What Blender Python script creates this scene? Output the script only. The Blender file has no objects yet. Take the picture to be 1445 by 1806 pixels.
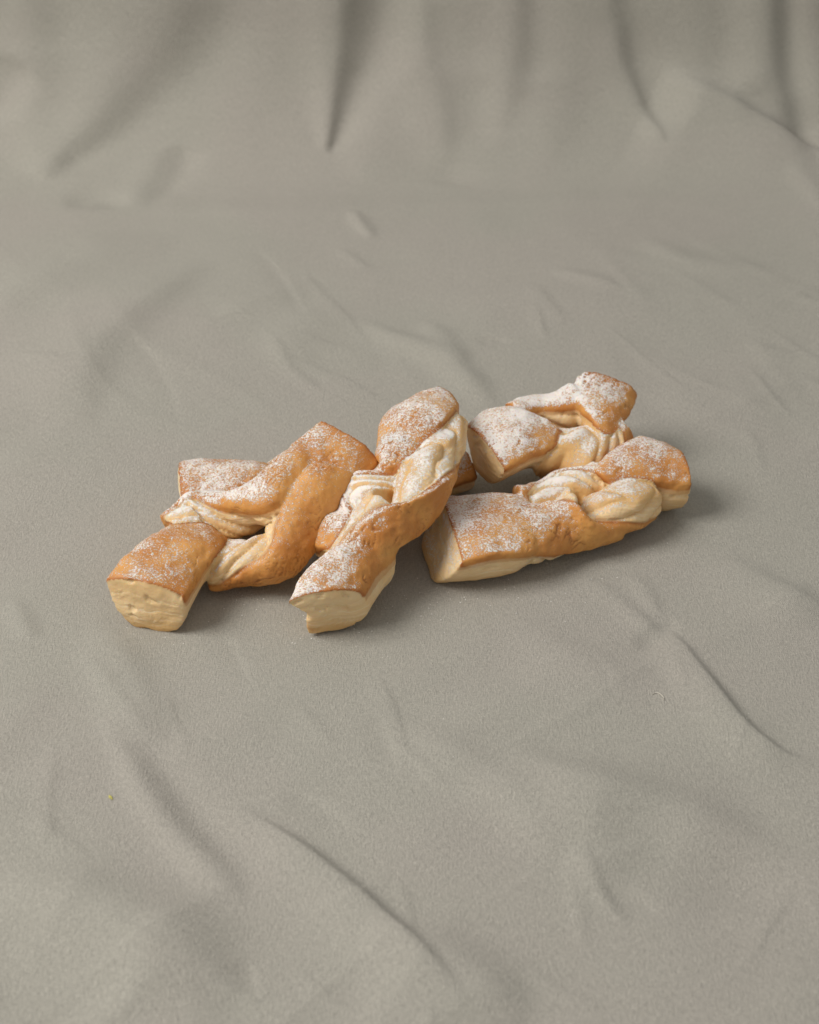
import bpy, math, time
import numpy as np
from mathutils import Vector
from mathutils.kdtree import KDTree

R_ = math.radians
scene = bpy.context.scene
MM = 0.001

# ------------------------------------------------------------------ camera
IMG_W, IMG_H = 1445.0, 1806.0
LENS, SENSOR = 60.0, 36.0
PITCH = R_(37.0)
DIST = 0.68
AIM = np.array([0.0, 0.0, 0.006])
CAM = AIM + DIST * np.array([0.0, -math.cos(PITCH), math.sin(PITCH)])
cam_d = bpy.data.cameras.new("camera")
cam_d.sensor_fit = 'VERTICAL'
cam_d.sensor_height = SENSOR
cam_d.sensor_width = SENSOR
cam_d.lens = LENS
cam_d.clip_start = 0.01
cam_d.clip_end = 20.0
cam = bpy.data.objects.new("camera", cam_d)
cam.location = CAM
cam.rotation_euler = (R_(90.0) - PITCH, 0.0, 0.0)
scene.collection.objects.link(cam)
scene.camera = cam
cam_d.dof.use_dof = True
cam_d.dof.focus_distance = 0.635
cam_d.dof.aperture_fstop = 13.0

# ------------------------------------------------------------------ light
world = bpy.data.worlds.new("World")
scene.world = world
world.use_nodes = True
bg = world.node_tree.nodes["Background"]
bg.inputs[0].default_value = (0.985, 0.98, 0.955, 1.0)
bg.inputs[1].default_value = 0.41

def area_lamp(name, loc, target, size, power, col):
    d = bpy.data.lights.new(name, 'AREA')
    d.shape = 'RECTANGLE'
    d.size, d.size_y = size
    d.energy = power
    d.color = col
    o = bpy.data.objects.new(name, d)
    o.location = loc
    o.rotation_euler = (Vector(target) - Vector(loc)).to_track_quat('-Z', 'Y').to_euler()
    scene.collection.objects.link(o)
area_lamp("window_light", (-1.05, -0.30, 1.25), (0, 0, 0), (0.75, 0.75), 25.0, (1.0, 0.97, 0.93))

scene.view_settings.view_transform = 'Standard'
scene.view_settings.look = 'None'
scene.view_settings.exposure = 0.0
scene.view_settings.gamma = 1.0
scene.cycles.use_denoising = True
scene.cycles.max_bounces = 6

# ------------------------------------------------------------------ helpers
def pix(px, py, z=0.0):
    """point (mm) at height z mm seen at photograph pixel px,py"""
    k = SENSOR / LENS / IMG_H
    dx = (px - IMG_W / 2) * k
    dy = -(py - IMG_H / 2) * k
    f = np.array([0, math.cos(PITCH), -math.sin(PITCH)])
    u = np.array([0, math.sin(PITCH), math.cos(PITCH)])
    d = f + dx * np.array([1.0, 0, 0]) + dy * u
    t = (z * MM - CAM[2]) / d[2]
    return (CAM + d * t) / MM

rng = np.random.RandomState(7)
_perm = rng.permutation(256)
_perm = np.concatenate([_perm, _perm, _perm])
_grad = rng.normal(size=(256, 3))
_grad /= np.linalg.norm(_grad, axis=1)[:, None]
def noise(p, freq=1.0, seed=0.0):
    """gradient noise of Nx3 points, about -1..1"""
    q = np.asarray(p, float) * freq + np.array([seed * 17.13, seed * 5.71, seed * 9.37])
    i = np.floor(q).astype(np.int64)
    f = q - i
    w = f * f * f * (f * (f * 6 - 15) + 10)
    out = 0
    for a in (0, 1):
        for b in (0, 1):
            for c in (0, 1):
                h = _perm[(_perm[(_perm[(i[:, 0] + a) & 255] + i[:, 1] + b) & 255] + i[:, 2] + c) & 255]
                g = _grad[h]
                d = (g * (f - np.array([a, b, c]))).sum(1)
                wt = (w[:, 0] if a else 1 - w[:, 0]) * (w[:, 1] if b else 1 - w[:, 1]) * (w[:, 2] if c else 1 - w[:, 2])
                out = out + d * wt
    return out * 1.6
def sstep(a, b, x):
    t = np.clip((x - a) / (b - a), 0, 1)
    return t * t * (3 - 2 * t)
def nz(v):
    return v / (np.linalg.norm(v, axis=-1, keepdims=True) + 1e-9)

# ------------------------------------------------------------------ node helper
class NT:
    def __init__(s, name):
        s.m = bpy.data.materials.new(name)
        s.m.use_nodes = True
        s.t = s.m.node_tree
        s.b = s.t.nodes["Principled BSDF"]
        s.o = s.t.nodes["Material Output"]
    def n(s, kind, **kw):
        x = s.t.nodes.new(kind)
        for k, v in kw.items():
            setattr(x, k, v)
        return x
    def put(s, sock, v):
        if isinstance(v, bpy.types.NodeSocket):
            s.t.links.new(v, sock)
        else:
            sock.default_value = v
    def attr(s, name):
        return s.n("ShaderNodeAttribute", attribute_name=name).outputs["Fac"]
    def math(s, op, a, b=0.0, c=0.0, clamp=False):
        x = s.n("ShaderNodeMath", operation=op, use_clamp=clamp)
        for i, v in enumerate((a, b, c)):
            s.put(x.inputs[i], v)
        return x.outputs[0]
    def noise(s, vec, scale, detail=3.0, rough=0.5, dist=0.0):
        x = s.n("ShaderNodeTexNoise")
        s.put(x.inputs["Vector"], vec)
        x.inputs["Scale"].default_value = scale
        x.inputs["Detail"].default_value = detail
        x.inputs["Roughness"].default_value = rough
        x.inputs["Distortion"].default_value = dist
        return x.outputs["Fac"]
    def ramp(s, fac, stops):
        x = s.n("ShaderNodeMapRange", interpolation_type='SMOOTHSTEP')
        s.put(x.inputs[0], fac)
        x.inputs[1].default_value, x.inputs[2].default_value = stops[:2]
        x.inputs[3].default_value, x.inputs[4].default_value = (stops[2:] if len(stops) > 2 else (0.0, 1.0))
        return x.outputs[0]
    def mix(s, fac, a, b, mode='MIX'):
        x = s.n("ShaderNodeMix", data_type='RGBA', blend_type=mode)
        s.put(x.inputs[0], fac)
        for i, v in ((6, a), (7, b)):
            s.put(x.inputs[i], v if isinstance(v, bpy.types.NodeSocket) else tuple(v) + (1.0,))
        return x.outputs[2]
    def bump(s, h, dist, strength=1.0, normal=None):
        x = s.n("ShaderNodeBump")
        x.inputs["Strength"].default_value = strength
        x.inputs["Distance"].default_value = dist
        s.put(x.inputs["Height"], h)
        if normal is not None:
            s.put(x.inputs["Normal"], normal)
        return x.outputs[0]

# ------------------------------------------------------------------ materials
def pastry_material():
    N = NT("baked_puff_pastry")
    tc = N.n("ShaderNodeTexCoord")
    P = tc.outputs["Object"]
    crust = N.attr("crust"); rim = N.attr("rim"); low = N.attr("low"); sugar_d = N.attr("sugar"); lay = N.attr("layer")
    crack = N.attr("crack"); groove = N.attr("groove")
    n_big = N.noise(P, 70.0, 3.0)
    n_mid = N.noise(P, 320.0, 4.0, 0.6)
    n_fine = N.noise(P, 1300.0, 3.0, 0.6)
    # golden crust
    gold = N.mix(N.ramp(n_big, (0.35, 0.68)), (0.55, 0.222, 0.050), (0.70, 0.345, 0.095))
    gold = N.mix(N.ramp(n_mid, (0.50, 0.80, 0.0, 0.5)), gold, (0.40, 0.155, 0.040))
    gold = N.mix(N.math('MULTIPLY', rim, 0.9), gold, (0.38, 0.115, 0.022))
    gold = N.mix(N.math('MULTIPLY', crack, 0.7), gold, (0.30, 0.10, 0.028))
    # pale flaky side
    pale = N.mix(N.ramp(n_big, (0.3, 0.7)), (0.86, 0.64, 0.365), (0.80, 0.54, 0.26))
    ln = N.n("ShaderNodeTexNoise", noise_dimensions='2D')
    cv = N.n("ShaderNodeCombineXYZ")
    N.put(cv.inputs[0], N.math('MULTIPLY', lay, 0.9)); N.put(cv.inputs[1], N.math('MULTIPLY', N.attr("along"), 0.07))
    N.put(ln.inputs["Vector"], cv.outputs[0])
    ln.inputs["Scale"].default_value = 1.0; ln.inputs["Detail"].default_value = 3.0
    layn = ln.outputs["Fac"]
    pale = N.mix(N.ramp(layn, (0.52, 0.75, 0.0, 0.40)), pale, (0.72, 0.52, 0.28))
    pale = N.mix(N.ramp(layn, (0.45, 0.25, 0.0, 0.5)), pale, (0.93, 0.82, 0.62))
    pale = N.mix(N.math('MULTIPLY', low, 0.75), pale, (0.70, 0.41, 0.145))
    pale = N.mix(N.math('MULTIPLY', groove, 0.6), pale, (0.72, 0.44, 0.175))
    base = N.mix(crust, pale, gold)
    # icing sugar
    geo = N.n("ShaderNodeNewGeometry")
    dt = N.n("ShaderNodeVectorMath", operation='DOT_PRODUCT')
    N.put(dt.inputs[0], geo.outputs["Normal"]); dt.inputs[1].default_value = (-0.30, 0.10, 0.95)
    up = N.ramp(dt.outputs["Value"], (0.15, 1.0))
    n_patch = N.noise(P, 100.0, 3.0, 0.55)
    n_spk = N.noise(P, 1250.0, 3.0, 0.72)
    n_spk2 = N.noise(P, 2600.0, 2.0, 0.6)
    cov = N.math('ADD', N.math('MULTIPLY', up, 0.55), N.math('MULTIPLY', N.math('SUBTRACT', n_patch, 0.51), 0.95))
    cov = N.math('MULTIPLY', cov, N.math('SUBTRACT', 1.0, N.math('MULTIPLY', rim, 0.55)))
    cov = N.math('MULTIPLY', cov, sugar_d)
    cov = N.math('MULTIPLY', cov, N.math('SUBTRACT', 1.0, N.math('MULTIPLY', groove, 0.6)))
    cov = N.math('MULTIPLY', cov, N.math('SUBTRACT', 1.0, N.math('MULTIPLY', crack, 0.7)))
    gr = N.math('ADD', N.math('MULTIPLY', n_spk, 0.66), N.math('MULTIPLY', n_spk2, 0.34))
    s_in = N.math('ADD', N.math('MULTIPLY', cov, 0.36), gr)
    sug = N.ramp(s_in, (0.60, 0.73))
    veil = N.math('MULTIPLY', N.ramp(cov, (0.2, 0.8)), 0.16)
    sug = N.math('MAXIMUM', sug, veil)
    sug = N.math('MULTIPLY', sug, N.ramp(dt.outputs["Value"], (-0.05, 0.25)))
    sug = N.math('MULTIPLY', sug, N.ramp(sugar_d, (0.02, 0.3)))
    sug = N.math('MULTIPLY', sug, 0.93)
    col = N.mix(sug, base, (0.80, 0.77, 0.735))
    N.put(N.b.inputs["Base Color"], col)
    N.put(N.b.inputs["Roughness"], N.math('ADD', 0.50, N.math('MULTIPLY', sug, 0.3)))
    N.b.inputs["Specular IOR Level"].default_value = 0.4
    N.b.inputs["Subsurface Weight"].default_value = 0.35
    N.b.inputs["Subsurface Radius"].default_value = (1.0, 0.55, 0.25)
    N.b.inputs["Subsurface Scale"].default_value = 0.0022
    hgt = N.math('ADD', N.math('MULTIPLY', n_mid, 0.55), N.math('MULTIPLY', n_fine, 0.30))
    hgt = N.math('ADD', hgt, N.math('MULTIPLY', N.math('MULTIPLY', layn, N.math('SUBTRACT', 1.0, N.math('MAXIMUM', crust, low))), 0.55))
    hgt = N.math('ADD', hgt, N.math('MULTIPLY', sug, 0.55))
    N.put(N.b.inputs["Normal"], N.bump(hgt, 0.0005, 0.85))
    return N.m

def cloth_material():
    N = NT("washed_cotton")
    tc = N.n("ShaderNodeTexCoord")
    uv = tc.outputs["UV"]          # metres along the cloth
    n1 = N.noise(uv, 9.0, 3.0)
    col = N.mix(N.ramp(n1, (0.4, 0.62)), (0.418, 0.397, 0.341), (0.426, 0.396, 0.345))
    def stretch(sx, sy, sc):
        mp = N.n("ShaderNodeMapping"); mp.inputs["Scale"].default_value = (sx, sy, 1.0); mp.inputs["Rotation"].default_value = (0, 0, 0.12)
        N.put(mp.inputs["Vector"], uv)
        return N.noise(mp.outputs[0], sc, 3.0, 0.65)
    n2 = N.math('MULTIPLY', N.math('ADD', stretch(1.0, 0.3, 1500.0), stretch(0.3, 1.0, 2100.0)), 0.5)
    n3 = N.noise(uv, 2300.0, 2.0, 0.6)
    n4 = N.noise(uv, 160.0, 4.0, 0.6)
    sp = N.n("ShaderNodeSeparateXYZ"); N.put(sp.inputs[0], uv)
    wa = N.math('SINE', N.math('MULTIPLY', N.math('ADD', sp.outputs[0], N.math('MULTIPLY', n4, 0.0012)), 2 * math.pi / 0.00075))
    wb = N.math('SINE', N.math('MULTIPLY', N.math('ADD', sp.outputs[1], N.math('MULTIPLY', n4, 0.0012)), 2 * math.pi / 0.00075))
    weave = N.math('MULTIPLY', wa, wb)
    fac = N.math('ADD', N.math('MULTIPLY', n2, 0.65), N.math('MULTIPLY', n3, 0.35))
    col = N.mix(N.ramp(fac, (0.38, 0.62)), N.mix(1.0, col, (0.79, 0.79, 0.79), 'MULTIPLY'), N.mix(1.0, col, (1.16, 1.16, 1.16), 'MULTIPLY'))
    N.put(N.b.inputs["Base Color"], col)
    N.b.inputs["Roughness"].default_value = 0.92
    N.b.inputs["Specular IOR Level"].default_value = 0.15
    N.b.inputs["Sheen Weight"].default_value = 0.12
    N.b.inputs["Sheen Roughness"].default_value = 0.6
    h = N.math('ADD', N.math('MULTIPLY', weave, 0.16), N.math('ADD', N.math('MULTIPLY', n2, 1.5), N.math('ADD', N.math('MULTIPLY', n4, 0.5), N.math('MULTIPLY', n3, 0.5))))
    N.put(N.b.inputs["Normal"], N.bump(h, 0.0006, 1.0))
    return N.m

M_PASTRY = pastry_material()
M_CLOTH = cloth_material()

# ------------------------------------------------------------------ cloth
Y_B = float(pix(722, 352, 0)[1]) * MM       # where the cloth turns up into the backdrop
R_B = 0.085
TILT = R_(80.0)
def cloth_profile(s):
    """s = metres along the cloth, 0 at the turn; returns y,z and the normal's y,z"""
    a = np.clip(s / R_B, 0, TILT)
    arc = R_B * TILT
    y = np.where(s < 0, Y_B + s, Y_B + R_B * np.sin(a))
    z = np.where(s < 0, 0.0, R_B * (1 - np.cos(a)))
    ex = np.maximum(s - arc, 0)
    y = y + ex * math.cos(TILT)
    z = z + ex * math.sin(TILT)
    return y, z, -np.sin(a), np.cos(a)
_ss = np.linspace(-1.2, 1.2, 4801)
_yy, _zz, _, _ = cloth_profile(_ss)
_rel_f = (_yy - CAM[1]) * math.cos(PITCH) - (_zz - CAM[2]) * math.sin(PITCH)
_rel_u = (_yy - CAM[1]) * math.sin(PITCH) + (_zz - CAM[2]) * math.cos(PITCH)
_k = SENSOR / LENS / IMG_H
_pyy = IMG_H / 2 - _rel_u / np.maximum(_rel_f, 1e-3) / _k
_ok = (_rel_f > 0.05)
def cloth_at(px, py):
    o = np.argsort(_pyy[_ok])
    s = float(np.interp(py, _pyy[_ok][o], _ss[_ok][o]))
    f = float(np.interp(s, _ss, _rel_f))
    return (px - IMG_W / 2) * _k * f, s

# each fold: pixel path, height mm (negative = valley), half width left mm, half width right mm
FOLDS = [
    # --- foreground
    ([(400,1410),(470,1455),(530,1502),(590,1552),(645,1600),(700,1655),(770,1725),(830,1790)], 3.4, 13, 3.6),
    ([(170,1240),(230,1350),(290,1440),(340,1500),(395,1560),(440,1590)], 2.2, 6, 7),
    ([(255,1290),(300,1380),(350,1450),(420,1540)], -1.4, 8, 8),
    ([(-40,1560),(90,1590),(200,1630),(330,1700),(430,1800)], 5.5, 24, 15),
    ([(-40,1690),(100,1720),(220,1790)], -2.5, 20, 20),
    ([(640,1640),(760,1690),(850,1750),(920,1830)], 3.6, 24, 11),
    ([(1160,1085),(1200,1140),(1262,1225),(1300,1275),(1345,1315),(1390,1338),(1460,1352)], 2.6, 11, 3.0),
    ([(880,1310),(960,1365),(1060,1405),(1180,1440),(1300,1480),(1460,1545)], 4.6, 22, 12),
    ([(1040,1455),(1150,1480),(1300,1540),(1460,1620)], -2.6, 18, 22),
    ([(1020,1015),(1070,1045),(1120,1085),(1175,1125)], 1.7, 5, 3.5),
    ([(1110,1010),(1135,1040),(1165,1090)], 1.9, 4, 3.5),
    ([(1195,1090),(1160,1120),(1120,1150)], -1.3, 4, 4),
    ([(1240,960),(1320,1015),(1400,1058),(1470,1085)], 2.9, 16, 7),
    ([(860,1060),(960,1130),(1050,1180),(1180,1230)], 1.5, 14, 10),
    ([(700,1270),(800,1330),(890,1400),(990,1520)], 1.4, 10, 8),
    ([(20,1055),(40,1100),(60,1140)], 0.8, 4, 4),
    ([(160,1080),(215,1170),(255,1260),(270,1320)], 1.6, 12, 8),
    ([(1010,1490),(1040,1560),(1090,1620)], 0.6, 3, 3),
    ([(1020,1480),(1060,1570),(1110,1640)], 0.5, 2.5, 2.5),
    ([(1000,1500),(1020,1600),(1030,1680)], 0.4, 3, 3),
    # --- behind the pastries
    ([(620,555),(690,590),(760,622),(810,655),(850,700),(885,745)], 2.2, 8, 7),
    ([(745,560),(790,610),(822,650)], 1.3, 7, 6),
    ([(375,455),(300,500),(215,565),(160,620),(140,690),(150,760)], 3.6, 26, 12),
    ([(-30,560),(60,500),(180,450),(320,420)], 2.2, 16, 18),
    ([(-30,980),(100,935),(220,905),(330,880)], -1.8, 14, 14),
    ([(-30,800),(100,830),(200,850)], 1.0, 20, 20),
    ([(620,372),(638,398),(660,422)], 1.2, 4, 4),
    ([(970,480),(1040,495),(1100,512)], 0.9, 5, 4),
    ([(1130,420),(1190,455),(1250,470),(1400,480)], 1.6, 9, 9),
    ([(380,560),(450,530),(560,490)], 0.9, 8, 8),
    ([(500,650),(520,580),(600,520)], 0.9, 18, 12),
    ([(1180,740),(1260,700),(1400,690)], 1.3, 25, 18),
    # --- crease where the cloth turns up
    ([(-60,385),(110,372),(250,366),(420,372),(560,374),(740,362),(900,356),(1100,356),(1250,370),(1460,398)], 0.45, 8, 10),
    # --- backdrop
    ([(330,-240),(290,40),(200,170),(110,260),(70,318)], 15, 36, 24, 1),
    ([(430,-240),(370,60),(280,160),(200,240),(100,300)], -9, 20, 18, 1),
    ([(600,-240),(592,60),(585,170),(577,268)], 10, 16, 9, 1),
    ([(720,-240),(672,60),(635,150),(600,235),(577,268)], -9, 12, 14, 1),
    ([(40,-240),(50,60),(55,115),(45,190),(60,320)], 8, 16, 14),
    ([(-30,230),(0,180),(30,140),(52,112)], -6, 10, 12),
    ([(325,250),(318,290),(250,366)], -3, 9, 7),
    ([(300,240),(260,320),(235,366)], 3, 9, 9),
    ([(120,365),(165,345),(225,362)], -1.6, 10, 8),
    ([(740,-240),(742,80),(760,150),(775,240),(790,300)], 5, 14, 8),
    ([(900,-240),(905,60),(890,150),(870,270)], 5, 10, 8),
    ([(930,-240),(932,60),(935,160)], -2.5, 11, 10),
    ([(860,120),(862,200),(866,260)], -2.5, 12, 10),
    ([(1005,-100),(1000,80),(985,200),(940,320)], 3.0, 14, 11),
    ([(1030,-240),(1075,60),(1110,150),(1175,262)], 9, 18, 8, 1),
    ([(1110,30),(1150,150),(1190,240)], -4, 8, 10),
    ([(1165,130),(1215,155),(1280,188),(1370,243),(1460,292),(1600,370),(1800,480)], 13, 42, 5, 2),
    ([(1290,170),(1370,215),(1460,262)], -5, 8, 10),
    ([(1270,-240),(1280,40),(1290,160)], -2, 10, 10),
    ([(1245,-240),(1240,140)], 1.5, 10, 10),
    ([(1350,-240),(1350,80),(1370,180),(1410,290)], 7, 14, 9),
    ([(1392,-240),(1396,100),(1420,220),(1450,330)], -6, 8, 8),
    ([(1425,-240),(1430,100),(1460,220)], 5, 8, 12),
    ([(1385,300),(1420,340),(1460,395)], 1.0, 6, 6),
    ([(640,330),(660,260),(690,200)], 2, 12, 10),
    ([(790,330),(800,280)], -2, 10, 9),
]
_fr = np.random.RandomState(11)
for _i in range(64):       # faint long creases linking the larger folds
    _x, _y = _fr.uniform(-60, 1500), _fr.choice([_fr.uniform(1100, 1820), _fr.uniform(420, 760), _fr.uniform(1100, 1820)])
    _a = math.radians(_fr.normal(50, 22) if _fr.rand() < 0.8 else _fr.uniform(-40, 10))
    _l = _fr.uniform(70, 260); _p = [(_x, _y)]
    for _q in range(4):
        _a += _fr.normal(0, 0.14)
        _x += _l / 4 * math.cos(_a); _y += _l / 4 * math.sin(_a) * 0.85; _p.append((_x, _y))
    _w = _fr.uniform(1.2, 4.2)
    FOLDS.append((_p, _fr.choice([-1, 1, 1]) * _fr.uniform(0.20, 0.42) * (_w / 2.2) ** 0.8, _w * _fr.uniform(1, 2.4), _w * 0.7))
def build_cloth():
    nx, ns = 900, 1020
    tq = np.linspace(-1, 1, nx); x = 0.62 * (0.42 * tq + 0.58 * tq ** 3)
    tq = np.linspace(-1, 1, ns); sden = -0.32 + 0.62 * (0.55 * tq + 0.45 * tq ** 3) * np.where(tq > 0, 1.12, 1.0)
    X, S = np.meshgrid(x, sden)
    Xf, Sf = X.ravel(), S.ravel()
    H = np.zeros_like(Xf)
    for fold in FOLDS:
        path, amp, wl, wr = fold[:4]
        vee = len(fold) > 4 and fold[4] == 1
        edge = len(fold) > 4 and fold[4] == 2
        back = sum(p[1] for p in path) / len(path) < 345
        if back: amp *= 0.72; wl *= 1.25; wr *= 1.25
        else: amp *= 1.35
        pts = np.array([cloth_at(*p) for p in path])
        # smooth path
        t = np.linspace(0, len(pts) - 1, 10 * len(pts))
        cx, cs = [], []
        for tt in t:
            i = min(int(tt), len(pts) - 2); f = tt - i
            p0 = pts[max(i - 1, 0)]; p1 = pts[i]; p2 = pts[i + 1]; p3 = pts[min(i + 2, len(pts) - 1)]
            c = 0.5 * ((2 * p1) + (-p0 + p2) * f + (2 * p0 - 5 * p1 + 4 * p2 - p3) * f * f + (-p0 + 3 * p1 - 3 * p2 + p3) * f ** 3)
            cx.append(c[0]); cs.append(c[1])
        c = np.stack([cx, cs], 1)
        m = max(wl, wr) * MM * 3.2
        sel = np.where((Xf > c[:, 0].min() - m) & (Xf < c[:, 0].max() + m) & (Sf > c[:, 1].min() - m) & (Sf < c[:, 1].max() + m))[0]
        if len(sel) == 0:
            continue
        q = np.stack([Xf[sel], Sf[sel]], 1)
        best = np.full(len(q), 1e9); side = np.zeros(len(q)); par = np.zeros(len(q))
        n = len(c) - 1
        for i in range(n):
            a, b = c[i], c[i + 1]
            ab = b - a; L2 = (ab ** 2).sum() + 1e-12
            tt = np.clip(((q - a) @ ab) / L2, 0, 1)
            d = q - (a + tt[:, None] * ab)
            dd = (d ** 2).sum(1)
            k = dd < best
            best[k] = dd[k]; par[k] = (i + tt[k]) / n
            side[k] = (ab[0] * d[k, 1] - ab[1] * d[k, 0])
        dist = np.sqrt(best) / MM
        # side > 0: left of the direction of travel
        w = np.where(side > 0, wr, wl).astype(float)
        if vee:
            w = w * (0.12 + 1.1 * (1 - par)); taper = (0.25 + 0.75 * (1 - par)) * (1 - sstep(0.9, 1.0, par)) * sstep(0, .1, par)
        elif edge:
            taper = sstep(0, 0.25, par)
        else:
            taper = sstep(0, 0.35, par) * (1 - sstep(0.65, 1.0, par)); w = w * (0.45 + 0.55 * taper)
        H[sel] += amp * taper * np.exp(-(dist / w) ** 2 * 0.9) * (1 if True else 0)
    P3 = np.stack([Xf, Sf, np.zeros_like(Xf)], 1)
    big = noise(P3, 7.0, 1) * 1.9 + noise(P3 * np.array([1, 0.6, 1]), 15.0, 2) * 0.9 + noise(P3, 38.0, 3) * 0.30 + noise(P3, 95.0, 4) * 0.09
    di = P3 @ np.array([[0.62, 0.78, 0], [-0.78, 0.62, 0], [0, 0, 1]])     # fine wrinkles running down to the right
    wob = P3 + 0.012 * noise(P3, 12.0, 65)[:, None]
    di = wob @ np.array([[0.62, 0.78, 0], [-0.78, 0.62, 0], [0, 0, 1]])
    big += ((1 - 2 * np.abs(noise(di * np.array([1, 0.2, 1]), 20.0, 64))) ** 3) * 0.9 * sstep(0.0, 0.3, noise(P3, 7.0, 66)) * (1 - sstep(-0.12, -0.02, Sf))
    big += noise(di * np.array([1, 0.25, 1]), 42.0, 61) * 0.9 * sstep(-0.3, 0.3, noise(P3, 6.0, 62)) * (1 - sstep(-0.15, -0.02, Sf))
    big += noise(P3 * np.array([1, 0.3, 1]), 17.0, 63) * 3.2 * sstep(0.0, 0.06, Sf)
    # crumpled small creases
    rid = 1 - np.abs(noise(P3 @ np.array([[0.8, -0.6, 0], [0.6, 0.8, 0], [0, 0, 1]]) * np.array([1, 0.35, 1]), 26.0, 5)) * 2
    big += np.maximum(rid - 0.55, 0) * 0.8 * sstep(0.0, 0.3, noise(P3, 9.0, 6)) * (1 - sstep(-0.08, 0.0, Sf))
    H = H + big
    # keep the cloth calm where the pastries rest
    cx, cy = pix(700, 900, 0)[:2] * MM
    r = np.sqrt(((Xf - cx) / 0.16) ** 2 + ((Sf + Y_B - cy) / 0.075) ** 2)
    H = H * (0.25 + 0.75 * sstep(0.8, 1.35, r)) 
    y, z, ny, nzv = cloth_profile(Sf)
    hh = H * MM
    co = np.stack([Xf, y + ny * hh, z + nzv * hh], 1)
    me = bpy.data.meshes.new("cloth_backdrop")
    idx = np.arange(nx * ns).reshape(ns, nx)
    f = np.stack([idx[:-1, :-1], idx[:-1, 1:], idx[1:, 1:], idx[1:, :-1]], -1).reshape(-1, 4)
    me.vertices.add(len(co)); me.vertices.foreach_set("co", co.ravel())
    me.loops.add(f.size); me.loops.foreach_set("vertex_index", f.ravel())
    me.polygons.add(len(f)); me.polygons.foreach_set("loop_start", np.arange(0, f.size, 4))
    me.polygons.foreach_set("use_smooth", np.ones(len(f), bool))
    uvl = me.uv_layers.new(name="UVMap")
    uvs = np.stack([Xf, Sf], 1)[f.ravel()] + 2.0
    uvl.data.foreach_set("uv", uvs.ravel())
    me.update(); me.validate()
    me.materials.append(M_CLOTH)
    o = bpy.data.objects.new("cloth_backdrop", me)
    scene.collection.objects.link(o)
    o["kind"] = "structure"
    o["label"] = "wrinkled greige cotton cloth spread under the pastries and rising behind as backdrop"
    return o
build_cloth()

# ------------------------------------------------------------------ pastries
VOXEL = 0.56     # mm
def E(lx, ly, lz, rx, ry, rz, t, ins=(0.78, 0.78), arch=2.9, lean=0.0, sugar=1.0):
    """crust edges seen at two pixels with heights"""
    return dict(k='E', L=pix(lx, ly, lz), R=pix(rx, ry, rz), t=t, ins=ins, arch=arch, lean=lean, sugar=sugar)
def N(px, py, z, n, w, t, ins=(1.12, 1.12), arch=1.6, lean=0.0, sugar=1.0):
    """body centre with the direction the crust faces"""
    return dict(k='N', C=pix(px, py, z), n=nz(np.array(n, float)), w=w, t=t, ins=ins, arch=arch, lean=lean, sugar=sugar)

def catmull(a, m):
    out = []
    n = len(a)
    for i in range(n - 1):
        p0 = a[max(i - 1, 0)]; p1 = a[i]; p2 = a[i + 1]; p3 = a[min(i + 2, n - 1)]
        for j in range(m):
            f = j / m
            out.append(0.5 * ((2 * p1) + (-p0 + p2) * f + (2 * p0 - 5 * p1 + 4 * p2 - p3) * f * f + (-p0 + 3 * p1 - 3 * p2 + p3) * f ** 3))
    out.append(a[-1])
    return np.array(out)

def profile():
    """closed section: (u, d, crust flag, kind, right side); d = depth under the crust in thicknesses"""
    pts = [(u, 0.0, 1.0, 'c', 0) for u in np.linspace(-1, 1, 25)]
    side = [(1.015, 0.04, 1.0), (1.01, 0.085, 1.0)]
    for th in np.linspace(0.10, 0.5, 20) * math.pi:
        side.append((max(math.cos(th), 0) ** 0.48 * 1.03, math.sin(th) ** 0.85, 0.0))
    pts += [(u, d, c, 's', 1) for u, d, c in side]
    pts += [(-u, d, c, 's', 0) for u, d, c in reversed(side[:-1])]
    return pts
PROF = profile()

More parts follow.
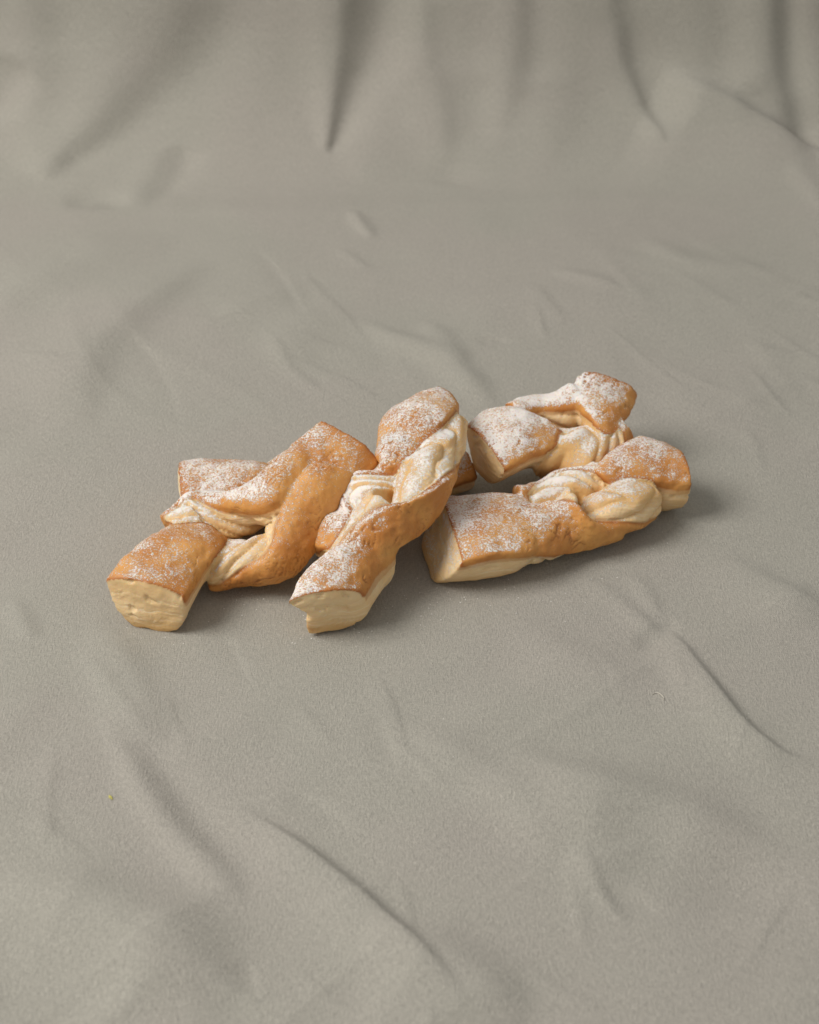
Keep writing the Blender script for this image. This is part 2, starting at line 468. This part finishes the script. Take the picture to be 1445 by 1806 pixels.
def sweep(stations, seg, keep=(True, True)):
    n = len(stations)
    M0 = np.array([(s['L'] + s['R']) / 2 if s['k'] == 'E' else s['C'] for s in stations])
    T0 = nz(np.gradient(M0, axis=0))
    Mc, A, Nn, W = [], [], [], []
    for i, s in enumerate(stations):
        T = T0[i]
        if s['k'] == 'E':
            a = s['R'] - s['L']; w = np.linalg.norm(a); a = a / w
            nn = nz(np.cross(a, T)); m = M0[i]
        else:
            nn = s['n'] - (s['n'] @ T) * T * 0.85; nn = nz(nn)
            a = nz(np.cross(T, nn)); w = s['w']; m = s['C'] + nn * s['t'] / 2
        Mc.append(m); A.append(a); Nn.append(nn); W.append(w)
    K = 9
    Mc = catmull(np.array(Mc), K); A = nz(catmull(np.array(A), K)); Nn = nz(catmull(np.array(Nn), K)); W = catmull(np.array(W), K)
    g = lambda key: catmull(np.array([s[key] for s in stations], float), K)
    t = g('t'); arch = g('arch'); lean = g('lean'); sug = g('sugar'); insL = catmull(np.array([s['ins'][0] for s in stations]), K); insR = catmull(np.array([s['ins'][1] for s in stations]), K)
    T = nz(np.gradient(Mc, axis=0))
    al = np.concatenate([[0], np.cumsum(np.linalg.norm(np.diff(Mc, axis=0), axis=1))])
    verts, att = [], []
    def section(i, shrink=1.0, push=0.0, cap=False):
        r, ra = [], []
        for (u, d, c, kind, right) in PROF:
            ins = insR[i] if (u > 0) else insL[i]
            h = arch[i] * (1 - abs(u) ** 2.4)
            if kind == 's':
                uu = u * ((1 - (1 - ins) * (d ** 1.5 if ins >= 0.5 else float(sstep(0.08, 0.24, d)))) if ins < 1 else 1 + (ins - 1) * math.sin(math.pi * 0.72 * d)); dd = d
            else:
                uu = u; dd = 0
            x, y = uu * shrink, (dd - 0.5) * shrink + 0.5
            hh = h * 1.35 * shrink if kind == 'c' else 0
            p = Mc[i] + A[i] * W[i] / 2 * x - Nn[i] * (t[i] * y) + Nn[i] * hh - T[i] * lean[i] * y + T[i] * push
            r.append(p)
            edge = 1.0 if kind != 'c' else abs(u) ** 1.0
            enddist = min(al[i], 1e9) if False else 0
            ra.append((c if not cap else 0.0, edge if not cap else 0.0, y, al[i], sug[i], t[i] * y, seg))
        return r, ra
    nsec = len(Mc); npf = len(PROF)
    rings = []
    for (sh, pu) in ((0.05, -1.2), (0.25, -1.2), (0.45, -1.1), (0.65, -0.9), (0.82, -0.6), (0.94, -0.25)):
        rings.append(section(0, sh, pu, True))
    for i in range(nsec):
        rings.append(section(i))
    for (sh, pu) in ((0.94, 0.25), (0.82, 0.6), (0.65, 0.9), (0.45, 1.1), (0.25, 1.2), (0.05, 1.2)):
        rings.append(section(nsec - 1, sh, pu, True))
    V = np.array([r for r, _ in rings]).reshape(-1, 3)
    Aat = np.array([a for _, a in rings]).reshape(-1, 7)
    nr = len(rings)
    idx = np.arange(nr * npf).reshape(nr, npf)
    nxt = np.roll(idx, -1, axis=1)
    F = np.stack([idx[:-1], nxt[:-1], nxt[1:], idx[1:]], -1).reshape(-1, 4)
    faces = [tuple(f) for f in F] + [tuple(idx[0][::-1]), tuple(idx[-1])]
    # dense sample points for attribute lookup (cut faces count only at the outer ends)
    rr = np.arange(nr)
    okr = np.ones(nr, bool)
    if not keep[0]: okr[:6] = False
    if not keep[1]: okr[-6:] = False
    okv = np.repeat(okr, npf)
    F = F[okv[F].all(1)]
    q = [(V[okv], Aat[okv])]
    a = V[F]; b = Aat[F]
    q.append((a.mean(1), b.mean(1)))
    q.append(((a[:, 0] + a[:, 1]) / 2, (b[:, 0] + b[:, 1]) / 2))
    q.append(((a[:, 0] + a[:, 3]) / 2, (b[:, 0] + b[:, 3]) / 2))
    return V, faces, np.concatenate([x for x, _ in q]), np.concatenate([y for _, y in q]), al[-1]

def inside_filter(P, A, others):
    return P, A

def build_pastry(seed, segs, label, group, crackiness=1.0, sugar=1.0, post=None):
    """segs: list of (kind, stations); fuses them into one surface, then cuts it into parts"""
    allV, allF, SP, SA = [], [], [], []
    off = 0
    for si, (kind, st) in enumerate(segs):
        V, F, P, A, ln = sweep(st, si, (si == 0, si == len(segs) - 1))
        allV.append(V); allF += [tuple(i + off for i in f) for f in F]; off += len(V)
        SP.append(P); SA.append(A)
    V = np.concatenate(allV); P = np.concatenate(SP); A = np.concatenate(SA)
    org = np.array([V[:, 0].mean(), V[:, 1].mean(), 0.0])
    me = bpy.data.meshes.new("tmp")
    me.from_pydata([tuple(v) for v in (V - org)], [], allF)
    me.update()
    o = bpy.data.objects.new("tmp", me); scene.collection.objects.link(o)
    md = o.modifiers.new("r", 'REMESH'); md.mode = 'VOXEL'; md.voxel_size = VOXEL; md.adaptivity = 0.0
    dg = bpy.context.evaluated_depsgraph_get(); dg.update()
    ev = o.evaluated_get(dg); m2 = ev.to_mesh()
    nv, nf = len(m2.vertices), len(m2.polygons)
    co = np.empty(nv * 3); m2.vertices.foreach_get("co", co); co = co.reshape(-1, 3) + org
    lt = np.empty(nf, int); m2.polygons.foreach_get("loop_total", lt)
    lv = np.empty(len(m2.loops), int); m2.loops.foreach_get("vertex_index", lv)
    ed = np.empty(len(m2.edges) * 2, int); m2.edges.foreach_get("vertices", ed); ed = ed.reshape(-1, 2)
    ev.to_mesh_clear()
    bpy.data.objects.remove(o); bpy.data.meshes.remove(me)
    quads = lv.reshape(-1, 4) if (lt == 4).all() else None
    assert quads is not None
    # attributes from the nearest source samples
    kd = KDTree(len(P))
    for i, p in enumerate(P):
        kd.insert(p, i)
    kd.balance()
    ii = np.empty((nv, 3), int); dd = np.empty((nv, 3))
    for j in range(nv):
        r = kd.find_n(co[j], 3)
        for q in range(3):
            ii[j, q] = r[q][1]; dd[j, q] = r[q][2]
    w = 1 / (dd + 0.08) ** 2; w /= w.sum(1, keepdims=True)
    at = (A[ii] * w[..., None]).sum(1)
    segid = A[ii[:, 0], 6].astype(int)
    deg = np.bincount(ed.ravel(), minlength=nv).astype(float)
    def lap(x):
        s = np.zeros((nv,) + x.shape[1:])
        if x.ndim == 1:
            s = np.bincount(ed[:, 0], x[ed[:, 1]], nv) + np.bincount(ed[:, 1], x[ed[:, 0]], nv)
            return s / deg
        return np.stack([lap(x[:, k]) for k in range(x.shape[1])], 1)
    for _ in range(7):
        co = co + 0.6 * (lap(co) - co)
    seam = np.zeros(nv)
    x_ = segid[ed[:, 0]] != segid[ed[:, 1]]
    seam[ed[x_].ravel()] = 1.0
    sm = seam.copy()
    for _ in range(9): sm = np.maximum(seam * 0.9, lap(sm))
    sm = sstep(0.05, 0.7, sm)
    for _ in range(5):
        co = co + (0.65 * sm)[:, None] * (lap(co) - co)
    crust = at[:, 0]
    for _ in range(2): crust = 0.5 * crust + 0.5 * lap(crust)
    sug = at[:, 4]
    for _ in range(12): sug = 0.4 * sug + 0.6 * lap(sug)
    def normals(c):
        a = c[quads]
        fn = np.cross(a[:, 2] - a[:, 0], a[:, 3] - a[:, 1])
        vn = np.zeros((nv, 3))
        for k in range(4):
            for m in range(3):
                vn[:, m] += np.bincount(quads[:, k], fn[:, m], nv)
        return nz(vn)
    vn = normals(co)
    Q = co - org + seed * 37.0
    # rim: crust close to the pale side (graph distance by diffusion)
    rim = 1 - crust
    side = sstep(0.4, 0.6, 1 - crust)
    rimf = side.copy()
    for _ in range(34): rimf = np.maximum(side, 0.3 * rimf + 0.7 * lap(rimf))
    rim = sstep(0.08, 0.75, rimf + 0.12 * noise(Q, 0.12, 3)) * sstep(0.35, 0.6, crust)
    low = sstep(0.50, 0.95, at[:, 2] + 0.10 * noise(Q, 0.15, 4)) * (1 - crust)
    crustm = sstep(0.35, 0.65, crust)
    # relief
    disp = noise(Q, 0.085, 1) * 0.7 + noise(Q, 0.22, 2) * (0.12 + 0.22 * crustm)
    fine = noise(Q, 0.65, 5) * 0.10
    ck = np.abs(noise(Q + 3 * noise(Q, 0.3, 9)[:, None], 0.17, 7))
    ckm = sstep(0.22, 0.45, noise(Q, 0.07, 8) + 0.04 * crackiness)
    crack = (1 - sstep(0.015, 0.075, ck)) * ckm * crustm * (1 - 0.6 * rim) * crackiness
    ck2 = np.abs(noise(Q, 0.42, 12))
    crack2 = (1 - sstep(0.01, 0.10, ck2)) * sstep(0.3, 0.5, noise(Q, 0.09, 13) + 0.06 * crackiness) * crustm * (1 - 0.6 * rim)
    crack = np.clip(crack + 0.7 * crack2, 0, 1)
    puff = noise(Q, 0.35, 14) * 0.22
    isstrand = np.isin(segid, [k for k, (kd_, _) in enumerate(segs) if kd_ == 'twisted_strand']).astype(float)
    for _ in range(6): isstrand = 0.5 * isstrand + 0.5 * lap(isstrand)
    lyr = at[:, 5] + (noise(Q, 0.10, 10) * 2.0 + noise(Q, 0.25, 11) * 0.6) * (1 - 0.6 * isstrand)
    lw = np.stack([lyr * 0.62, at[:, 3] * 0.035, np.zeros(nv)], 1)
    layd = noise(lw, 1.0, 20) * 0.16 + noise(lw, 2.3, 21) * 0.07
    tw = np.stack([lyr * 0.26 + at[:, 3] * 0.11, at[:, 3] * 0.02, at[:, 6] * 2.1], 1)
    gv = np.abs(np.sin(math.pi * (lyr * 0.13 - at[:, 3] * 0.075 + 0.35 * noise(Q, 0.07, 47))))
    groove = (1 - sstep(0.0, 0.45, gv)) * isstrand * (1 - crustm)
    ridg = 1 - 2 * np.abs(noise(tw, 1.0, 41)); layd = layd + isstrand * (1 - 0.3 * low) * (0.3 * (ridg - 0.5) + 0.10 * noise(tw, 2.1, 42) + 1.9 * (np.abs(np.sin(math.pi * (lyr * 0.13 - at[:, 3] * 0.075 + 0.35 * noise(Q, 0.07, 47)))) ** 0.6 - 0.7))
    last = len(segs) - 1
    capm = (((segid == 0) & (at[:, 3] < 1.0)) | ((segid == last) & (at[:, 3] > A[A[:, 6] == last][:, 3].max() - 1.0))).astype(float) * (1 - crustm)
    for _ in range(2): capm = 0.5 * capm + 0.5 * lap(capm)
    cu = np.stack([(at[:, 5] + 0.8 * noise(Q, 0.12, 55)) * 0.8, np.linalg.norm(Q[:, :2], axis=1) * 0.11, Q[:, 2] * 0.0], 1)
    cl_ = noise(cu, 1.0, 51) * 0.9 + noise(cu, 2.4, 52) * 0.4
    pocket = sstep(0.38, 0.56, noise(np.stack([lyr * 0.30, Q[:, 0] * 0.16, Q[:, 1] * 0.16], 1), 1.0, 53))
    layd = layd + capm * (cl_ * 0.16 - 0.9 * pocket)
    hole = sstep(0.42, 0.62, noise(np.stack([lyr * 0.33, at[:, 3] * 0.11, at[:, 6] * 3.3], 1), 1.0, 22)) * (1 - low)
    sd = (1 - crustm)
    disp = disp + crustm * (puff - 0.5 * crack) + sd * (layd + 0.12 * noise(Q, 0.3, 33) - 0.6 * hole - 0.25 * sstep(0.3, 0.0, at[:, 2])) + fine
    # crust lip stands a little proud of the side
    disp = disp + 0.35 * crustm * sstep(0.5, 1.0, rimf / (rimf.max() + 1e-6))
    co = co + vn * disp[:, None]
    co[:, 2] = np.maximum(co[:, 2], 0.35 + 0.12 * np.maximum(noise(Q, 0.3, 30), 0))
    co = co + 0.35 * (lap(co) - co)
    vn = normals(co)
    # less sugar where something of the same pastry hangs above (pockets)
    co_m = (co - org) * MM
    root = bpy.data.objects.new("pastry_twist", None)
    root.empty_display_size = 0.02
    root.location = org * MM
    scene.collection.objects.link(root)
    root["label"] = label; root["category"] = "pastry"; root["group"] = group
    fseg = segid[quads[:, 0]]
    fcr = crust[quads].mean(1) > 0.5
    for si, (kind, st) in enumerate(segs):
        parent = root
        for isc in (False, True):
            k = (fseg == si) & (fcr == isc)
            if k.sum() < 20:
                continue
            fq = quads[k]
            used, inv = np.unique(fq.ravel(), return_inverse=True)
            mm = bpy.data.meshes.new(kind if not isc else "golden_crust")
            mm.vertices.add(len(used)); mm.vertices.foreach_set("co", co_m[used].ravel())
            mm.loops.add(len(inv)); mm.loops.foreach_set("vertex_index", inv)
            mm.polygons.add(len(fq)); mm.polygons.foreach_set("loop_start", np.arange(0, len(inv), 4))
            mm.polygons.foreach_set("use_smooth", np.ones(len(fq), bool))
            for nm, arr in (("crust", crustm), ("rim", rim), ("low", low), ("sugar", np.clip(sug * sugar, 0, 2)), ("crack", crack), ("layer", lyr), ("groove", groove), ("along", at[:, 3])):
                at_ = mm.attributes.new(nm, 'FLOAT', 'POINT')
                at_.data.foreach_set("value", arr[used].astype(np.float32))
            mm.update()
            mm.normals_split_custom_set_from_vertices([tuple(v) for v in vn[used]])
            mm.materials.append(M_PASTRY)
            ob = bpy.data.objects.new(mm.name, mm)
            scene.collection.objects.link(ob)
            ob.parent = parent
            if not isc:
                parent = ob
    return root

GRP = "sugar dusted twisted puff pastries in a pile"
t0 = time.time()
# ---- A: left front
A_segs = [
 ("end_block", [E(186,1023,21, 323,1051,19, 20, (0.55,1.08), lean=4), E(218,984,24, 354,1005,20, 20, (0.6,1.08), lean=2), E(262,945,24, 390,962,21, 18), E(298,928,20, 400,948,17, 15)]),
 ("twisted_strand", [N(318,948,15,(-.3,.9,-.1),17,16), N(345,923,17,(-.3,.9,.1),17,16,sugar=1.8), N(378,911,18,(-.25,.85,.45),17,17,sugar=1.8), E(405,868,28, 412,898,28, 18, sugar=1.6), E(444,845,32, 456,896,32, 18, (.9,1.0), sugar=1.4), E(472,823,37, 492,883,35, 18, (.9,1.0), sugar=1.2), E(500,795,40, 540,836,37, 17), E(528,772,40, 575,812,36, 13)]),
 ("twisted_strand", [N(375,990,11,(0,-.1,-1),17,15,sugar=1.4), N(415,992,11,(.2,-.4,-.9),18,15,sugar=1.4), E(462,992,19, 484,1029,5, 16, sugar=.8), E(487,957,25, 526,1011,9, 16, sugar=.85), E(497,914,31, 553,980,15, 17, sugar=.8), E(508,877,35, 583,927,23, 16, sugar=.8), E(536,838,40, 612,877,29, 16, sugar=.85), E(560,815,41, 640,848,31, 15, sugar=.9)]),
 ("end_block", [E(480,812,37, 606,880,28, 15), E(495,800,39, 612,877,29, 15), E(528,771,43, 640,848,32, 15), E(566,741,46, 672,812,35, 15)]),
]
build_pastry(1, A_segs, "large pastry twist at the left front, its pale cut end nearest the left side", GRP, 0.9, 0.76)
# ---- B: back left, mostly hidden
B_segs = [
 ("end_block", [E(316,814,20, 321,889,18, 18), E(360,808,21, 362,890,19, 17), E(405,809,21, 405,890,19, 16), E(450,814,20, 450,886,18, 15), E(490,822,17, 490,882,16, 13)]),
 ("twisted_strand", [N(470,872,9,(0,-.2,1),18,14), N(530,880,9,(0,-.9,.4),16,14), N(600,880,10,(0,-.7,.7),16,15), N(680,872,9,(0,-.2,1),16,13), N(740,862,8,(0,0,1),18,12)]),
 ("twisted_strand", [N(470,848,9,(0,.2,1),16,13), N(530,866,8,(0,.9,.4),14,12), N(610,850,10,(0,.6,-.7),16,15), N(690,838,10,(0,-.9,-.3),16,13), N(740,830,9,(0,0,1),16,12)]),
 ("end_block", [E(715,808,15, 730,872,14, 12), E(770,796,14, 785,858,13, 11), E(812,792,13, 842,838,12, 11)]),
]
build_pastry(2, B_segs, "mostly hidden pastry twist lying flat at the back left, underneath the two leaning ones", GRP, 0.6, 0.95)
# ---- C: middle
C_segs = [
 ("end_block", [E(508,1061,22, 636,1044,21, 21, (0.44,1.42), lean=3), E(530,1018,25, 652,1008,23, 22, (0.49,1.6), lean=2), E(560,984,27, 690,976,24, 21, (.6,1.28), lean=1), E(590,965,28, 705,965,22, 17)]),
 ("twisted_strand", [E(575,990,27, 672,990,22, 18), E(620,945,32, 714,962,24, 20, (1.05,1.1)), E(655,913,37, 752,936,25, 18, (1.1,1)), E(700,893,40, 787,890,28, 17, (1.2,1)), E(750,870,42, 801,845,33, 18, (1.3,1.1)), N(760,822,37,(.5,.2,-.85),15,16,(1.15,1.15),sugar=1.3), N(785,785,37,(.1,.5,-.9),13,14,(1.2,1.2),sugar=1.3), N(795,750,36,(.0,.5,-.9),12,13)]),
 ("twisted_strand", [N(590,985,14,(-.4,0,.9),14,14), N(610,938,20,(-.5,-.1,.85),16,16,sugar=1.3), N(645,896,25,(-.75,.3,-.6),17,17,sugar=1.5), N(673,860,30,(-.8,.3,-.35),18,18,sugar=1.4), E(664,824,36, 712,830,37, 17), E(662,800,37, 733,800,41, 16), E(672,760,39, 750,765,43, 16)]),
 ("end_block", [E(664,800,37, 736,792,41, 15), E(670,745,40, 768,758,45, 17), E(700,712,41, 792,730,46, 18), E(758,689,38, 810,712,42, 17)]),
]
build_pastry(3, C_segs, "upright leaning pastry twist in the middle of the pile with a narrow slit", GRP, 1.0, 0.98)
# ---- E: right front
E_segs = [
 ("end_block", [E(778,874,20, 816,991,18, 17, (0.85,0.80), lean=12), E(830,872,21, 868,975,20, 19, (.9,1.0), lean=4), E(890,868,20, 930,972,18, 17, (.9,1.0)), E(925,872,18, 958,970,14, 13)]),
 ("twisted_strand", [E(890,880,20, 915,975,17, 16), E(940,884,21, 962,975,14, 15), E(985,882,24, 1010,977,7, 16), E(1029,901,24, 1064,965,4, 19, (1.2,1.0), sugar=.9), E(1066,927,15, 1096,950,2, 17, (1.25,1.1), sugar=.8), N(1092,895,15,(.3,.1,-.95),19,17), N(1135,868,14,(.3,.6,-.8),18,16)]),
 ("twisted_strand", [N(915,893,12,(0,.5,.9),16,14), N(958,888,12,(-.3,.97,-.1),13,14,sugar=1.4), N(1005,869,13,(-.3,.95,-.1),15,14,sugar=1.4), N(1055,850,14,(0,.5,.8),15,14,sugar=1.3)]),
 ("end_block", [E(1045,830,22, 1080,862,19, 16), E(1085,790,25, 1125,842,23, 19), E(1135,768,26, 1178,850,21, 22, (.9,1.1)), E(1195,790,24, 1222,852,20, 20, (.9,1.1))]),
]
build_pastry(4, E_segs, "right front pastry twist lying on the cloth, lowest and farthest to the right", GRP, 0.8, 0.95)
# ---- D: right back
D_segs = [
 ("end_block", [E(822,750,29, 890,827,26, 14, (0.68,0.66), lean=4), E(852,722,32, 928,804,28, 16), E(895,716,32, 975,786,27, 18), E(930,735,29, 995,770,26, 18)]),
 ("twisted_strand", [N(945,806,16,(.1,.5,.8),16,16), N(992,803,18,(.1,.95,-.2),18,16), N(1037,797,19,(.2,.3,-.95),19,18), N(1070,786,19,(.3,-.6,-.7),16,14), N(1090,765,20,(.6,-.6,.3),16,12)]),
 ("twisted_strand", [N(915,740,25,(0,.3,1),13,12), E(938,706,25, 955,716,31, 15), E(970,701,27, 1000,714,32, 16), E(1003,678,33, 1032,702,34, 14)]),
 ("end_block", [E(1005,700,33, 1070,776,26, 12), E(1015,678,36, 1095,755,27, 12), E(1030,657,38, 1124,694,29, 11)]),
]
build_pastry(5, D_segs, "heavily sugared ring shaped pastry twist at the back right with an open hole", GRP, 0.9, 1.25)
print("pastries", time.time() - t0)

# ------------------------------------------------------------------ small things lying on the cloth
def plain(name, col, rough=0.8):
    N_ = NT(name)
    tc = N_.n("ShaderNodeTexCoord")
    N_.put(N_.b.inputs["Base Color"], N_.mix(N_.noise(tc.outputs["Object"], 900.0), tuple(c * 0.8 for c in col), col))
    N_.b.inputs["Roughness"].default_value = rough
    return N_.m
bpy.context.view_layer.update()
DG = bpy.context.evaluated_depsgraph_get()
def on_cloth(px, py):
    a = pix(px, py, 0) * MM
    cl = bpy.data.objects["cloth_backdrop"]
    hit, loc, nrm, _ = cl.ray_cast(Vector((a[0], a[1], 0.1)), Vector((0, 0, -1)))
    return np.array(loc) if hit else a
ICO = nz(np.array([(0, -0.525731, 0.850651), (0.850651, 0, 0.525731), (0.850651, 0, -0.525731), (-0.850651, 0, -0.525731), (-0.850651, 0, 0.525731), (-0.525731, 0.850651, 0), (0.525731, 0.850651, 0), (0.525731, -0.850651, 0), (-0.525731, -0.850651, 0), (0, -0.525731, -0.850651), (0, 0.525731, -0.850651), (0, 0.525731, 0.850651)]))
ICF = [(1, 2, 6), (1, 7, 2), (3, 4, 5), (4, 3, 8), (6, 5, 11), (5, 6, 10), (9, 10, 2), (10, 9, 3), (7, 8, 9), (8, 7, 0), (11, 0, 1), (0, 11, 4), (6, 2, 10), (1, 6, 11), (3, 5, 10), (5, 4, 11), (2, 7, 9), (7, 1, 0), (3, 9, 8), (4, 8, 0)]
def blobs(name, items, mat):
    V, F = [], []
    for c, r in items:
        o_ = len(V)
        j = rng.uniform(0.7, 1.25, (12, 1))
        V += [tuple(v) for v in (np.array(c) + ICO * r * j * np.array([1, 1, 0.6]))]
        F += [tuple(i + o_ for i in f) for f in ICF]
    org = np.array(items[0][0]) if len(items) < 12 else np.zeros(3)
    me = bpy.data.meshes.new(name)
    me.from_pydata([tuple(np.array(v) - org) for v in V], [], F)
    me.materials.append(mat); me.update()
    o_ = bpy.data.objects.new(name, me); o_.location = org
    scene.collection.objects.link(o_)
    return o_
# sugar fallen round the pile
pts = []
foot = [(260,1100,60),(600,1110,60),(700,1060,60),(830,1040,70),(900,1030,80),(1000,1000,80),(1130,920,70),(560,1090,40),(450,1060,60)]
for fx, fy, sp_ in foot:
    for _ in range(26):
        qx, qy = rng.normal(fx, sp_), rng.normal(fy + 10, sp_ * 0.4)
        c = on_cloth(qx, qy); rr = rng.uniform(0.10, 0.30) * MM
        pts.append((c + np.array([0, 0, rr * 0.4]), rr))
for _ in range(90):
    qx, qy = rng.uniform(30, 1420), rng.uniform(1000, 1790)
    c = on_cloth(qx, qy); rr = rng.uniform(0.09, 0.2) * MM
    pts.append((c + np.array([0, 0, rr * 0.4]), rr))
su = blobs("icing_sugar", pts, plain("icing_sugar_white", (0.8, 0.78, 0.74)))
su["kind"] = "stuff"; su["label"] = "fine grains of icing sugar fallen on the cloth around the pastries"; su["category"] = "sugar"
c = on_cloth(195, 1407)
cr = blobs("crumb", [(c + np.array([0, 0, .0004]), .0006), (c + np.array([.0006, -.0006, .0003]), .0004), (c + np.array([-.0004, .0006, .0003]), .0004)], plain("yellow_crumb", (0.55, 0.50, 0.13)))
cr["label"] = "tiny yellow green crumb alone on the cloth at the lower left"; cr["category"] = "crumb"
def lint(pp, r, label):
    P_ = [on_cloth(*p) + np.array([0, 0, r]) for p in pp]
    P_ = catmull(np.array(P_), 5)
    o0 = P_[0].copy(); V, F = [], []
    for i, p in enumerate(P_):
        for k in range(6):
            a = k / 6 * 2 * math.pi
            rr = r * (0.35 if i in (0, len(P_) - 1) else 1)
            V.append(tuple(p - o0 + np.array([0.3 * math.cos(a), math.cos(a), math.sin(a)]) * rr))
    for i in range(len(P_) - 1):
        for k in range(6):
            F.append((i * 6 + k, i * 6 + (k + 1) % 6, (i + 1) * 6 + (k + 1) % 6, (i + 1) * 6 + k))
    me = bpy.data.meshes.new("lint_thread"); me.from_pydata(V, [], F); me.materials.append(M_LINT); me.update()
    o_ = bpy.data.objects.new("lint_thread", me); o_.location = o0; scene.collection.objects.link(o_)
    o_["label"] = label; o_["category"] = "thread"
M_LINT = plain("pale_lint", (0.62, 0.58, 0.50))
lint([(1150,1229),(1157,1226),(1164,1228),(1170,1234),(1171,1239)], 0.00022, "short pale curl of lint on the cloth right of centre below the pastries")
